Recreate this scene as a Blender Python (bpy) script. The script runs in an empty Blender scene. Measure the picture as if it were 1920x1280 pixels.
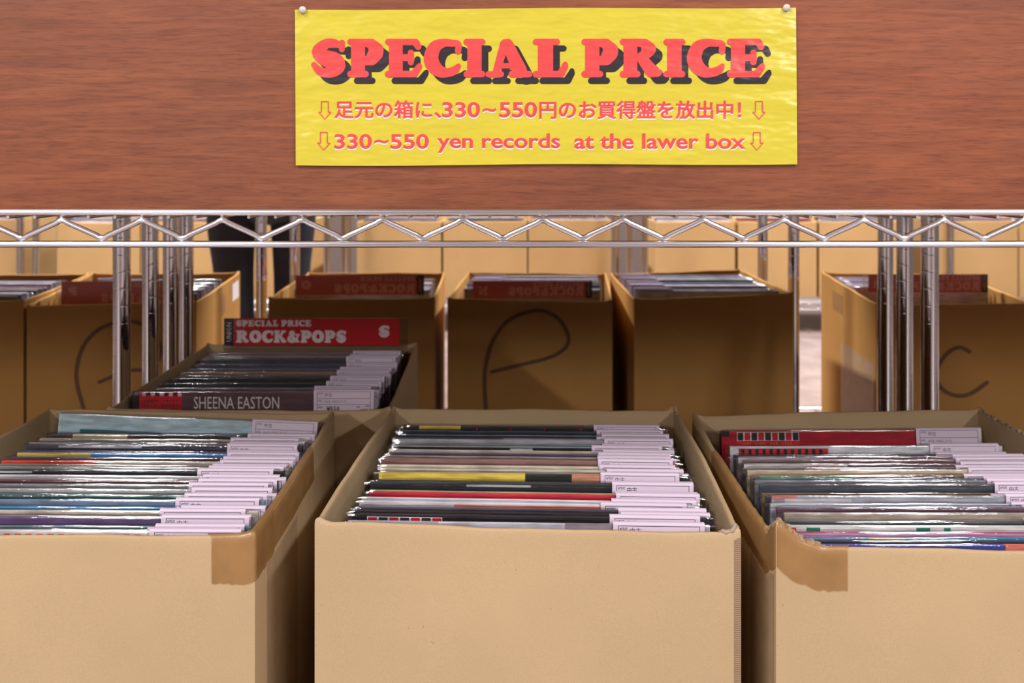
import bpy, math, random
from mathutils import Vector, Matrix
random.seed(7)
S = bpy.context.scene
COL = S.collection
PI = math.pi

# ------------------------------------------------------------------ camera, world, lights, exposure
F, CX, HY, ZC = 1694.0, 960.0, 300.0, 0.69          # focal length in px, principal column, horizon row, lens height
def at(px, py, Y):
    return Vector(((px - CX) * Y / F, Y, ZC - (py - HY) * Y / F))

cam = bpy.data.cameras.new('camera')
cam.sensor_width = 36.0
cam.lens = 36.0 * F / 1920.0
cam.shift_y = -(640.0 - HY) / 1920.0
cam.clip_start = 0.05
cam.dof.use_dof = True
cam.dof.focus_distance = 0.775
cam.dof.aperture_fstop = 9.0
camo = bpy.data.objects.new('camera', cam)
camo.location = (0, 0, ZC)
camo.rotation_euler = (PI / 2, 0, 0)
COL.objects.link(camo)
S.camera = camo

W = bpy.data.worlds.new('world')
S.world = W
W.use_nodes = True
W.node_tree.nodes['Background'].inputs[0].default_value = (0.93, 0.95, 1.0, 1)
W.node_tree.nodes['Background'].inputs[1].default_value = 0.10

def area(name, loc, sx, sy, power, rot=(0, 0, 0), col=(1, 0.97, 0.95)):
    l = bpy.data.lights.new(name, 'AREA')
    l.shape = 'RECTANGLE'; l.size = sx; l.size_y = sy; l.energy = power; l.color = col
    o = bpy.data.objects.new(name, l); o.location = loc; o.rotation_euler = rot
    COL.objects.link(o)
    return o
COOL = (1.0, 0.985, 0.98)
for x_ in (-1.4, 1.4):
    area('aisle_tube', (x_, -0.8, 2.5), 0.16, 1.3, 58, col=COOL)
    area('aisle_tube', (x_, 2.95, 2.5), 0.16, 1.2, 132, col=COOL)
for x_ in (-3.0, 3.0):
    area('shop_tube', (x_, -5.5, 2.5), 0.24, 2.4, 225, col=COOL)

S.view_settings.view_transform = 'Standard'
S.view_settings.look = 'None'
S.view_settings.gamma = 1.0
S.view_settings.use_curve_mapping = False
S.view_settings.exposure = 0.30
S.cycles.use_denoising = True
S.cycles.max_bounces = 10
S.cycles.transparent_max_bounces = 24
S.cycles.caustics_reflective = False
S.cycles.caustics_refractive = False

# ------------------------------------------------------------------ materials
def lin(c):
    out = []
    for v in c:
        v = v / 255.0
        out.append(v / 12.92 if v <= 0.04045 else ((v + 0.055) / 1.055) ** 2.4)
    return (*out, 1.0)

_M = {}
def nodes(name):
    m = bpy.data.materials.new(name)
    m.use_nodes = True
    nt = m.node_tree
    return m, nt, nt.nodes['Principled BSDF'], nt.nodes, nt.links

def coords(N, L, scale=(1, 1, 1)):
    tc = N.new('ShaderNodeTexCoord'); mp = N.new('ShaderNodeMapping')
    mp.inputs['Scale'].default_value = scale
    L.new(tc.outputs['Object'], mp.inputs['Vector'])
    return mp.outputs['Vector']

def noise(N, L, vec, scale, detail=3.0, rough=0.55):
    n = N.new('ShaderNodeTexNoise')
    n.inputs['Scale'].default_value = scale; n.inputs['Detail'].default_value = detail
    n.inputs['Roughness'].default_value = rough
    L.new(vec, n.inputs['Vector'])
    return n.outputs['Fac']

def ramp(N, L, fac, stops):
    r = N.new('ShaderNodeValToRGB')
    e = r.color_ramp.elements
    while len(e) < len(stops): e.new(0.5)
    for el, (p, c) in zip(e, stops):
        el.position = p; el.color = c
    L.new(fac, r.inputs['Fac'])
    return r.outputs['Color']

def bump(N, L, h, strength, dist, bsdf):
    b = N.new('ShaderNodeBump')
    b.inputs['Strength'].default_value = strength; b.inputs['Distance'].default_value = dist
    L.new(h, b.inputs['Height']); L.new(b.outputs['Normal'], bsdf.inputs['Normal'])

def mix(N, L, a, b, fac, mode='MIX'):
    m = N.new('ShaderNodeMix'); m.data_type = 'RGBA'; m.blend_type = mode
    for sock, v in ((m.inputs[6], a), (m.inputs[7], b)):
        if isinstance(v, tuple): sock.default_value = v
        else: L.new(v, sock)
    if isinstance(fac, float): m.inputs[0].default_value = fac
    else: L.new(fac, m.inputs[0])
    return m.outputs[2]

def plain(name, rgb, rough=0.5, metal=0.0, spec=0.5, coat=0.0):
    k = (name,)
    if k in _M: return _M[k]
    m, nt, b, N, L = nodes(name)
    b.inputs['Base Color'].default_value = lin(rgb)
    b.inputs['Roughness'].default_value = rough
    b.inputs['Metallic'].default_value = metal
    b.inputs['Specular IOR Level'].default_value = spec
    b.inputs['Coat Weight'].default_value = coat
    _M[k] = m
    return m

def printed(rgb):
    """ink on a record jacket: a little uneven along its width"""
    k = ('print', rgb)
    if k in _M: return _M[k]
    m, nt, b, N, L = nodes('printed_card')
    v = coords(N, L, (26, 60, 160))
    f = noise(N, L, v, 1.0, 4.0, 0.6)
    d = tuple(max(0, c * 0.84) for c in rgb); l = tuple(min(255, c * 1.07 + 3) for c in rgb)
    L.new(ramp(N, L, f, [(0.36, lin(d)), (0.62, lin(l))]), b.inputs['Base Color'])
    b.inputs['Roughness'].default_value = 0.45
    _M[k] = m
    return m

def cardboard(name, rgb, dark=0.93):
    k = (name,)
    if k in _M: return _M[k]
    m, nt, b, N, L = nodes(name)
    v = coords(N, L)
    base = lin(rgb); d = tuple(c * dark for c in base[:3]) + (1,)
    c1 = ramp(N, L, noise(N, L, v, 900, 2.0, 0.7), [(0.3, d), (0.7, tuple(min(1, c * 1.05) for c in base[:3]) + (1,))])
    c2 = ramp(N, L, noise(N, L, v, 7, 3.0), [(0.3, (0.93, 0.93, 0.92, 1)), (0.7, (1.03, 1.03, 1.03, 1))])
    c3 = ramp(N, L, noise(N, L, v, 330, 1.0, 0.4), [(0.16, (0.72, 0.66, 0.6, 1)), (0.2, (1, 1, 1, 1))])
    L.new(mix(N, L, mix(N, L, c1, c2, 1.0, 'MULTIPLY'), c3, 1.0, 'MULTIPLY'), b.inputs['Base Color'])
    b.inputs['Roughness'].default_value = 0.85
    b.inputs['Specular IOR Level'].default_value = 0.25
    vs = coords(N, L, (70, 70, 1.2))
    h1 = noise(N, L, vs, 1.0, 2.0)
    bump(N, L, h1, 0.4, 0.0015, b)
    _M[k] = m
    return m

CARD = cardboard('kraft_cardboard', (192, 165, 128))
CARD3 = cardboard('kraft_cardboard_shaded', (180, 134, 74))  # same tan board, shade and warm bounce light put into its colour
CARD2 = cardboard('kraft_cardboard_warm', (196, 159, 108))
EDGE = cardboard('worn_board_edge', (186, 158, 122))

def chrome_mat():
    m, nt, b, N, L = nodes('chrome_steel')
    b.inputs['Base Color'].default_value = (0.86, 0.86, 0.91, 1)
    b.inputs['Metallic'].default_value = 1.0
    b.inputs['Roughness'].default_value = 0.21
    return m
CHROME = chrome_mat()

def wood_mat():
    m, nt, b, N, L = nodes('stained_plywood')
    v = coords(N, L, (9, 30, 120))
    w = N.new('ShaderNodeTexNoise'); w.inputs['Scale'].default_value = 1.0; w.inputs['Detail'].default_value = 3
    w.inputs['Distortion'].default_value = 1.2
    L.new(v, w.inputs['Vector'])
    c1 = ramp(N, L, w.outputs['Fac'], [(0.25, lin((119, 63, 37))), (0.5, lin((135, 75, 46))), (0.75, lin((148, 86, 54)))])
    v2 = coords(N, L, (55, 100, 700))
    c2 = ramp(N, L, noise(N, L, v2, 1.0, 3.0, 0.65), [(0.34, (0.74, 0.70, 0.68, 1)), (0.5, (1, 1, 1, 1)), (0.8, (1.1, 1.1, 1.1, 1))])
    v3 = coords(N, L, (3.2, 10, 3.2))
    c3 = ramp(N, L, noise(N, L, v3, 1.0, 2.0), [(0.32, (0.88, 0.90, 0.94, 1)), (0.68, (1.10, 1.0, 0.94, 1))])
    L.new(mix(N, L, mix(N, L, c1, c2, 1.0, 'MULTIPLY'), c3, 1.0, 'MULTIPLY'), b.inputs['Base Color'])
    b.inputs['Roughness'].default_value = 0.55
    bump(N, L, noise(N, L, v2, 1.0, 3.0), 0.12, 0.0006, b)
    return m
WOOD = wood_mat()

def plastic_mat(name, tint=(0.97, 0.97, 0.98, 1), blend=0.5, rough=0.05, bstr=0.16, base=0.09):
    m = bpy.data.materials.new(name); m.use_nodes = True
    nt = m.node_tree; N = nt.nodes; L = nt.links
    N.remove(N['Principled BSDF'])
    out = N['Material Output']
    tr = N.new('ShaderNodeBsdfTransparent'); tr.inputs[0].default_value = tint
    gl = N.new('ShaderNodeBsdfGlossy'); gl.inputs['Roughness'].default_value = rough
    lw = N.new('ShaderNodeLayerWeight'); lw.inputs['Blend'].default_value = blend
    v = coords(N, L, (60, 200, 160))
    h = noise(N, L, v, 1.0, 3.0, 0.6)
    bp = N.new('ShaderNodeBump'); bp.inputs['Strength'].default_value = bstr; bp.inputs['Distance'].default_value = 0.002
    L.new(h, bp.inputs['Height'])
    L.new(bp.outputs['Normal'], gl.inputs['Normal']); L.new(bp.outputs['Normal'], lw.inputs['Normal'])
    mx = N.new('ShaderNodeMixShader')
    pw = N.new('ShaderNodeMath'); pw.operation = 'POWER'; pw.inputs[1].default_value = 3.0
    ma = N.new('ShaderNodeMath'); ma.operation = 'MULTIPLY_ADD'; ma.inputs[1].default_value = 0.6; ma.inputs[2].default_value = base
    L.new(lw.outputs['Facing'], pw.inputs[0]); L.new(pw.outputs[0], ma.inputs[0])
    L.new(ma.outputs[0], mx.inputs[0]); L.new(tr.outputs[0], mx.inputs[1]); L.new(gl.outputs[0], mx.inputs[2])
    L.new(mx.outputs[0], out.inputs['Surface'])
    return m
PLASTIC = plastic_mat('clear_sleeve_film')

def tape_mat(name, rgb, alpha=0.75):
    m, nt, b, N, L = nodes(name)
    v = coords(N, L, (1, 1, 1))
    f = noise(N, L, v, 40, 3.0)
    c = lin(rgb)
    L.new(ramp(N, L, f, [(0.35, tuple(x * 0.82 for x in c[:3]) + (1,)), (0.65, c)]), b.inputs['Base Color'])
    b.inputs['Roughness'].default_value = 0.28
    b.inputs['Alpha'].default_value = alpha
    bump(N, L, noise(N, L, v, 120, 3.0), 0.25, 0.001, b)
    return m
TAPE = tape_mat('brown_packing_tape', (174, 130, 78), 0.72)
TAPE_CLEAR = tape_mat('clear_packing_tape', (205, 180, 150), 0.45)

def sign_mat(name, rgb, rough=0.22):
    m, nt, b, N, L = nodes(name)
    b.inputs['Base Color'].default_value = lin(rgb)
    b.inputs['Roughness'].default_value = rough
    b.inputs['Coat Weight'].default_value = 0.5
    b.inputs['Coat Roughness'].default_value = 0.08
    tc = N.new('ShaderNodeTexCoord'); mp = N.new('ShaderNodeMapping'); mp.inputs['Scale'].default_value = (14, 0.1, 34)
    L.new(tc.outputs['Object'], mp.inputs['Vector'])
    h = noise(N, L, mp.outputs['Vector'], 1.0, 3.0, 0.55)
    bump(N, L, h, 0.55, 0.006, b)
    return m
YELLOW = sign_mat('laminated_yellow', (217, 202, 66))
SRED = sign_mat('laminated_red', (230, 82, 82))  # red paled, a whitish glare veil mixed into the colour
SBLACK = sign_mat('laminated_black', (56, 50, 56))  # black lifted the same way, glare included in the tone
SWHITE = sign_mat('laminated_white', (246, 236, 220))

TAGM = plain('lavender_label_paper', (206, 188, 206), 0.45)
INK = plain('black_ink', (48, 44, 52), 0.6)
MARKER = plain('brown_marker_ink', (104, 68, 44), 0.7)
DIVRED = plain('divider_red', (190, 28, 34), 0.3)
DIVWHITE = plain('divider_letter_white', (232, 214, 214), 0.4)
DIVRED_B = plain('divider_back_red', (190, 92, 88), 0.4)
DIVLET_B = plain('divider_back_letter', (216, 150, 150), 0.4)
DIVBLACK = plain('divider_black', (24, 22, 26), 0.35)
DIVCLEAR = plastic_mat('divider_clear_acrylic', (0.86, 0.84, 0.84, 1), 0.4, 0.1, 0.05)

# ------------------------------------------------------------------ mesh helpers
class MB:
    def __init__(s): s.v = []; s.f = []; s.m = []; s.mats = []; s.sm = []
    def mi(s, mat):
        if mat not in s.mats: s.mats.append(mat)
        return s.mats.index(mat)
    def add(s, vs, fs, mat, smooth=False):
        o = len(s.v); k = s.mi(mat)
        s.v += [tuple(v) for v in vs]
        for f in fs:
            s.f.append([i + o for i in f]); s.m.append(k); s.sm.append(smooth)
    def box(s, c, d, mat):
        x, y, z = (q / 2 for q in d)
        vs = [(c[0] + i * x, c[1] + j * y, c[2] + k * z) for i in (-1, 1) for j in (-1, 1) for k in (-1, 1)]
        s.add(vs, [(0, 1, 3, 2), (4, 6, 7, 5), (0, 4, 5, 1), (2, 3, 7, 6), (0, 2, 6, 4), (1, 5, 7, 3)], mat)
    def tube(s, pts, r, mat, n=10, cap=True):
        pts = [Vector(p) for p in pts]; rings = []
        prev = None
        for i, p in enumerate(pts):
            a = pts[max(i - 1, 0)]; b = pts[min(i + 1, len(pts) - 1)]
            t = (b - a).normalized()
            ref = Vector((0, 1, 0)) if abs(t.y) < 0.9 else Vector((0, 0, 1))
            if prev is not None: ref = prev
            u = t.cross(ref).normalized(); w = u.cross(t).normalized(); prev = w
            rr = r[i] if isinstance(r, (list, tuple)) else r
            rings.append([p + u * (rr * math.cos(2 * PI * k / n)) + w * (rr * math.sin(2 * PI * k / n)) for k in range(n)])
        vs = [q for ring in rings for q in ring]; fs = []
        for i in range(len(rings) - 1):
            for k in range(n):
                a = i * n + k; b = i * n + (k + 1) % n
                fs.append((a, b, b + n, a + n))
        s.add(vs, fs, mat, True)
        if cap:
            s.add(rings[0], [tuple(range(n))[::-1]], mat); s.add(rings[-1], [tuple(range(n))], mat)
    def lathe(s, prof, mat, n=16, c=(0, 0, 0)):
        vs = [(c[0] + r * math.cos(2 * PI * k / n), c[1] + r * math.sin(2 * PI * k / n), c[2] + z) for r, z in prof for k in range(n)]
        fs = []
        for i in range(len(prof) - 1):
            for k in range(n):
                a = i * n + k; b = i * n + (k + 1) % n
                fs.append((a, b, b + n, a + n))
        s.add(vs, fs, mat, True)
    def grid(s, rows, mat, smooth=True, flip=False):
        h = len(rows); w = len(rows[0]); vs = [p for r in rows for p in r]; fs = []
        for i in range(h - 1):
            for j in range(w - 1):
                q = (i * w + j, i * w + j + 1, (i + 1) * w + j + 1, (i + 1) * w + j)
                fs.append(q[::-1] if flip else q)
        s.add(vs, fs, mat, smooth)
    def shape2d(s, polys, mp, mat, up=(0, -1, 0)):
        """planar polygons, mp maps (a, b) to a point; each a hair above the one before"""
        for k, p in enumerate(polys):
            e = Vector(up) * (k * 2.5e-6)
            s.add([Vector(mp(a, b)) + e for a, b in p], [tuple(range(len(p)))], mat)
    def mesh(s, name):
        me = bpy.data.meshes.new(name)
        me.from_pydata(s.v, [], s.f)
        for m in s.mats: me.materials.append(m)
        me.polygons.foreach_set('material_index', s.m)
        me.polygons.foreach_set('use_smooth', s.sm)
        me.update()
        return me
    def build(s, name, parent=None, loc=None):
        return link(name, s.mesh(name), parent, loc)

def link(name, me, parent=None, loc=None):
    o = bpy.data.objects.new(name, me); COL.objects.link(o)
    if parent is not None: o.parent = parent
    if loc is not None: o.location = loc
    return o

def tag(o, label, cat, group=None):
    o['label'] = label; o['category'] = cat
    if group: o['group'] = group
    return o

def thing(name, loc, label, cat, group=None, rot=None):
    o = bpy.data.objects.new(name, None); COL.objects.link(o)
    o.empty_display_size = 0.02
    o.location = loc
    if rot is not None: o.rotation_euler = rot
    return tag(o, label, cat, group)

def struct(o): o['kind'] = 'structure'; return o

def capsule(x0, y0, r0, x1, y1, r1, n=8):
    """outline round two circles"""
    d = math.hypot(x1 - x0, y1 - y0)
    if d < 1e-9 or d <= abs(r0 - r1):
        x, y, r = (x0, y0, r0) if r0 > r1 else (x1, y1, r1)
        return [(x + r * math.cos(2 * PI * k / (2 * n)), y + r * math.sin(2 * PI * k / (2 * n))) for k in range(2 * n)]
    a = math.atan2(y1 - y0, x1 - x0); b = math.acos(max(-1, min(1, (r0 - r1) / d)))
    out = []
    for k in range(n + 1):
        t = a + b + (2 * PI - 2 * b) * k / n
        out.append((x0 + r0 * math.cos(t), y0 + r0 * math.sin(t)))
    for k in range(n + 1):
        t = a - b + 2 * b * k / n
        out.append((x1 + r1 * math.cos(t), y1 + r1 * math.sin(t)))
    return out

def chain(pts, n=8):
    return [capsule(*pts[i], *pts[i + 1], n) for i in range(len(pts) - 1)]

def spline(pts, m=6):
    out = []
    P = [pts[0]] + list(pts) + [pts[-1]]
    for i in range(1, len(P) - 2):
        for k in range(m):
            t = k / m
            out.append(tuple(0.5 * (2 * b + (c - a) * t + (2 * a - 5 * b + 4 * c - d) * t * t + (3 * b - a - 3 * c + d) * t ** 3)
                             for a, b, c, d in zip(P[i - 1], P[i], P[i + 1], P[i + 2])))
    out.append(tuple(pts[-1]))
    return out

# ------------------------------------------------------------------ lettering
def bar(x0, x1, y, r=0.085): return [(x0, y, r), (x1, y, r)]
def rect(x0, y0, x1, y1): return [(x0, y0), (x1, y0), (x1, y1), (x0, y1)]
def ring(cx, cy, rx, ry, rr, n=16):
    return [(cx + rx * math.cos(2 * PI * k / n), cy + ry * math.sin(2 * PI * k / n), rr(2 * PI * k / n)) for k in range(n + 1)]
# rounded fat slab-serif capitals: width, stroke chains (x, y, radius), polygons
GLYPH = {
 'I': (0.57, [bar(.085, .485, .085), bar(.085, .485, .915)], [rect(.10, .08, .475, .92)]),
 'P': (0.96, [bar(.085, .48, .085), [(.085, .92, .08), (.45, .90, .10), (.64, .87, .13), (.76, .71, .19), (.74, .62, .20), (.64, .47, .16), (.45, .41, .10)]], [rect(.10, .08, .465, .92)]),
 'E': (0.97, [[(.08, .92, .08), (.80, .92, .08)], [(.80, .90, .095), (.86, .79, .085)], [(.45, .51, .09), (.62, .51, .09)], [(.67, .64, .08), (.67, .39, .08)],
              [(.08, .085, .085), (.76, .085, .085)], [(.76, .10, .10), (.88, .27, .08), (.90, .32, .05)]], [rect(.10, .08, .46, .92)]),
 'C': (1.0, [spline([(.90, .68, .085), (.90, .86, .085), (.72, .885, .095), (.52, .89, .11), (.30, .79, .16), (.19, .55, .19), (.23, .34, .19), (.39, .17, .16), (.6, .12, .12), (.8, .18, .11), (.91, .30, .06)], 4)], []),
 'A': (1.2, [[(.50, .87, .12), (.28, .15, .09)], [(.57, .86, .14), (.88, .17, .19)], bar(.08, .40, .08, .08), bar(.68, 1.115, .085), [(.4, .30, .07), (.85, .30, .07)]], []),
 'L': (0.88, [bar(.08, .60, .92, .08), bar(.08, .7, .085), [(.70, .10, .10), (.80, .28, .085), (.81, .35, .06)]], [rect(.13, .08, .51, .92)]),
 'R': (1.13, [bar(.085, .46, .085), [(.085, .92, .08), (.45, .90, .10), (.66, .88, .12), (.76, .73, .19), (.66, .57, .13), (.45, .51, .09)], [(.60, .46, .14), (.83, .17, .17), (.98, .11, .10), (1.06, .14, .06)]], [rect(.10, .08, .46, .92)]),
 'S': (0.91, [[(.80, .90, .075), (.80, .72, .075)], spline([(.76, .82, .07), (.60, .88, .115), (.38, .86, .13), (.21, .68, .18), (.33, .52, .20), (.58, .42, .24), (.68, .30, .21), (.56, .15, .15), (.36, .12, .12), (.20, .19, .10), (.08, .33, .07)], 4)], []),
 'O': (1.05, [ring(.525, .5, .345, .365, lambda t: .135 + .055 * abs(math.cos(t)))], []),
 'K': (1.12, [bar(.085, .46, .085), bar(.085, .46, .915), [(.45, .46, .11), (.84, .88, .10)], bar(.72, 1.0, .915, .08), [(.52, .56, .12), (.84, .15, .17), (1.02, .10, .09)]], [rect(.10, .08, .45, .92)]),
 '&': (1.15, [spline([(.95, .62, .07), (.85, .30, .11), (.6, .13, .13), (.30, .15, .14), (.17, .30, .15), (.32, .50, .13), (.55, .62, .12), (.58, .82, .10), (.42, .90, .09), (.30, .76, .12), (.45, .52, .14), (.72, .22, .15), (1.0, .09, .08)], 4), bar(.8, 1.07, .64, .07)], []),
 'N': (1.12, [bar(.08, .40, .085, .08), bar(.08, .36, .915, .08), bar(.76, 1.04, .915, .08), [(.28, .85, .15), (.84, .15, .15)]], [rect(.15, .08, .36, .92), rect(.80, .08, .99, .92)]),
 'M': (1.3, [bar(.08, .40, .085, .08), bar(.85, 1.22, .085, .08), [(.28, .86, .13), (.64, .3, .12)], [(1.0, .86, .13), (.64, .3, .12)]], [rect(.15, .08, .34, .92), rect(.92, .08, 1.15, .92)]),
}
def glyph_polys(ch):
    w, strokes, polys = GLYPH[ch]
    out = [list(p) for p in polys]
    for s_ in strokes: out += chain(s_, 8)
    return w, out

def slab_text(txt, height, gap=0.03, width=None):
    """polygons for a word in the fat slab letters, starting at (0,0)"""
    x = 0.0; out = []
    for ch in txt:
        if ch == ' ': x += 0.42; continue
        w, ps = glyph_polys(ch)
        out += [[(a + x, b) for a, b in p] for p in ps]
        x += w + gap
    x -= gap
    kx = (width / x) if width else height
    return [[(a * kx, b * height) for a, b in p] for p in out]

_TX = {}
def type_polys(txt, bold=0.0, res=3):
    """(verts, faces) of a line of sans type, its box scaled so that x starts at 0; keeps em units"""
    k = (txt, bold, res)
    if k in _TX: return _TX[k]
    c = bpy.data.curves.new('type', 'FONT'); c.body = txt; c.size = 1.0; c.offset = bold; c.resolution_u = res
    c.fill_mode = 'FRONT'
    o = bpy.data.objects.new('type', c); COL.objects.link(o)
    dg = bpy.context.evaluated_depsgraph_get(); dg.update()
    me = bpy.data.meshes.new_from_object(o.evaluated_get(dg))
    vs = [(v.co.x, v.co.y) for v in me.vertices]; fs = [tuple(p.vertices) for p in me.polygons]
    bpy.data.objects.remove(o); bpy.data.curves.remove(c); bpy.data.meshes.remove(me)
    if not vs: vs = [(0, 0)]
    xs = [v[0] for v in vs]; ys = [v[1] for v in vs]
    _TX[k] = (vs, fs, (min(xs), min(ys), max(xs), max(ys)))
    return _TX[k]

def put_type(mb, txt, box, mp, mat, bold=0.0, res=3):
    """fit the line into box (x0, y0, x1, y1) of the map mp"""
    if bold < 0:                                    # dense characters: thickened by four staggered prints
        for k, (dx, dy) in enumerate(((-1, -1), (1, -1), (-1, 1), (1, 1))):
            q = -bold * (box[3] - box[1])
            put_type(mb, txt, (box[0] + dx * q, box[1] + dy * q, box[2] + dx * q, box[3] + dy * q), lambda a, b: Vector(mp(a, b)) + Vector((0, -4e-6 * k, 0)), mat, 0.0, res)
        return
    vs, fs, (a0, b0, a1, b1) = type_polys(txt, bold, res)
    x0, y0, x1, y1 = box
    kx = (x1 - x0) / max(1e-6, a1 - a0); ky = (y1 - y0) / max(1e-6, b1 - b0)
    mb.add([mp(x0 + (a - a0) * kx, y0 + (b - b0) * ky) for a, b in vs], fs, mat)

# ------------------------------------------------------------------ the setting
def floor_mat():
    m, nt, b, N, L = nodes('pale_vinyl_floor')
    v = coords(N, L)
    c = ramp(N, L, noise(N, L, v, 9, 4.0, 0.6), [(0.3, lin((132, 114, 110))), (0.7, lin((160, 145, 141)))])
    L.new(c, b.inputs['Base Color']); b.inputs['Roughness'].default_value = 0.32
    return m
FLOORM = floor_mat()
WALLM = plain('off_white_paint', (224, 222, 218), 0.8)
mb = MB(); mb.box((0, -1.5, -0.02), (9.0, 15.0, 0.04), FLOORM); struct(mb.build('floor'))
mb = MB(); mb.box((0, 5.5, 1.4), (9.0, 0.06, 2.8), plain('taupe_wall_paint', (112, 97, 90), 0.8)); struct(mb.build('wall_back'))
for nm_, x_ in (('wall_left', -4.47), ('wall_right', 4.47)):
    mb = MB(); mb.box((x_, -1.5, 1.4), (0.06, 15.0, 2.8), plain('grey_beige_paint', (142, 132, 124), 0.8)); struct(mb.build(nm_))
mb = MB(); mb.box((0, -1.5, 2.82), (9.0, 15.0, 0.04), WALLM); struct(mb.build('ceiling'))

# ------------------------------------------------------------------ wire racks
def post_mesh(h):
    mb = MB(); prof = [(0.0, 0.0), (0.0127, 0.0)]
    z = 0.03
    while z < h - 0.01:
        prof += [(0.0127, z - 0.0022), (0.0127, z - 0.0012), (0.01263, z - 0.0004), (0.01263, z + 0.0004), (0.0127, z + 0.0012), (0.0127, z + 0.0022)]
        z += 0.0254
    prof += [(0.0127, h), (0.0, h)]
    mb.lathe(prof, plain('polished_chrome_tube', (196, 192, 196), 0.06, 1.0), 24)
    return mb.mesh('post')
POST = post_mesh(1.75)
def collar_mesh():
    mb = MB(); mb.lathe([(0.0130, -0.030), (0.0190, -0.030), (0.0172, 0.012), (0.0130, 0.012)], CHROME, 20)
    return mb.mesh('collar')
COLLAR = collar_mesh()

def zigzag(x0, x1, xp, period, ztop, zlow):
    """rounded triangle wave; xp is the x of one upper turn"""
    n0 = math.floor((x0 - xp) / period) - 1
    pts = []
    k = n0
    while True:
        for f, z in ((0.0, ztop), (0.5, zlow)):
            x = xp + (k + f) * period
            s_ = 1 if f == 0.0 else -1
            for dx, dz in ((-0.075, -0.30), (-0.035, -0.06), (0, 0.0), (0.035, -0.06), (0.075, -0.30)):
                pts.append((x + dx * period, z + s_ * dz * 0.5 * (ztop - zlow)))
        k += 1
        if xp + k * period > x1 + period: break
    return [p for p in pts if x0 <= p[0] <= x1]

def shelf(rack, x0, x1, y0, y1, z, xp=0.0, wires=0, front=True, back=True, period=0.0676, step=None, span=9):
    """one wire shelf: z is the height of the upper rail's axis"""
    r = 0.0029; drop = 0.0268
    o = bpy.data.objects.new('wire_shelf', None); COL.objects.link(o); o.parent = rack
    bx, by, bz = rack.location
    for y, on in ((y0, front), (y1, back)):
        if not on: continue
        for nm, zz in (('top_rail', z), ('bottom_rail', z - drop)):
            mb = MB(); mb.tube([(x0 - bx, y - by, zz - bz), ((x0 + x1) / 2 - bx, y - by, zz - bz), (x1 - bx, y - by, zz - bz)], r, CHROME, 16)
            mb.build(nm, o)
        mb = MB(); mb.tube([(x - bx, y - by, q - bz) for x, q in zigzag(x0, x1, xp, period, z - 0.0066, z - drop + 0.0052)], 0.0025, CHROME, 12)
        mb.build('zigzag_wire', o)
    for x in (x0, x1):
        mb = MB(); mb.tube([(x - bx, y0 - by, z - bz), (x - bx, y1 - by, z - bz)], r, CHROME, 10)
        mb.build('side_rail', o)
    if wires:
        mb = MB(); mb.tube([(0, y0 - 0.0012, 0), (0, y1, 0)], 0.0014, CHROME, 8); me = mb.mesh('cross_wire')
        st = step or (x1 - x0) / wires
        if step:
            k0 = math.ceil((x0 - xp) / st); xs = [xp + k * st for k in range(k0, k0 + 200) if xp + k * st < x1 and abs(xp + k * st) < span]
        else: xs = [x0 + (k + 0.5) * st for k in range(wires)]
        for x in xs: link('cross_wire', me, o, (x - bx, -by, z - 0.0040 - bz))
    for y in (y0 + 0.1, (y0 + y1) / 2, y1 - 0.1):
        mb = MB(); mb.tube([(x0 - bx, y - by, z - 0.0072 - bz), (x1 - bx, y - by, z - 0.0072 - bz)], 0.0021, CHROME, 8)
        if front and back and wires: mb.build('support_wire', o)
    return o

def rack(label, posts, shelves, group=None):
    cx = sum(p[0] for p in posts) / len(posts); cy = sum(p[1] for p in posts) / len(posts)
    t = thing('wire_rack', (cx, cy, 0), label, 'shelf rack', group)
    for x, y in posts:
        link('post', POST, t, (x - cx, y - cy, 0.012))
        link('leveling_foot', FOOT, t, (x - cx, y - cy, 0))
        for s_ in shelves: link('collar', COLLAR, t, (x - cx, y - cy, s_['z'] + 0.004))
    for s_ in shelves: shelf(t, **s_)
    return t
mb = MB(); mb.lathe([(0, 0), (0.017, 0), (0.017, 0.006), (0.006, 0.008), (0.006, 0.014), (0, 0.014)], plain('black_rubber', (30, 30, 32), 0.7), 16)
FOOT = mb.mesh('leveling_foot')

YT = 0.762
ZT = ZC - (398 - HY) * YT / F
XP = (1018 - CX) * YT / F
ZBOT = 0.063                                    # upper rail of the lowest shelf
rack('chrome wire rack with a zigzag rail under the yellow sign',
     [(-1.93, 0.785), (1.95, 0.785), (-0.583, 1.35), (0.624, 1.35), (-1.93, 1.35), (1.95, 1.35)],
     [dict(x0=-1.935, x1=1.955, y0=YT, y1=1.36, z=ZT, xp=XP, wires=1, step=0.0676 / 3, span=0.60),
      dict(x0=-1.935, x1=1.955, y0=YT + .02, y1=1.36, z=ZBOT, xp=XP, wires=28)])
rack('chrome wire rack with many uprights behind the middle row of dark cartons',
     [((282 - CX) * 1.44 / F, 1.44), ((1696 - CX) * 1.44 / F, 1.44), ((320 - CX) * 1.54 / F, 1.54), ((1660 - CX) * 1.54 / F, 1.54),
      ((349 - CX) * 1.60 / F, 1.60), ((490 - CX) * 2.06 / F, 2.06), ((1488 - CX) * 2.06 / F, 2.06), ((553 - CX) * 2.34 / F, 2.34), ((1430 - CX) * 2.34 / F, 2.34)],
     [dict(x0=-1.93, x1=1.93, y0=1.42, y1=2.28, z=ZT, xp=XP),
      dict(x0=-1.93, x1=1.93, y0=1.42, y1=2.28, z=ZBOT, xp=XP, wires=30)])
YF = 3.50
ZF = ZC - (566 - HY) * YF / F
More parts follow.
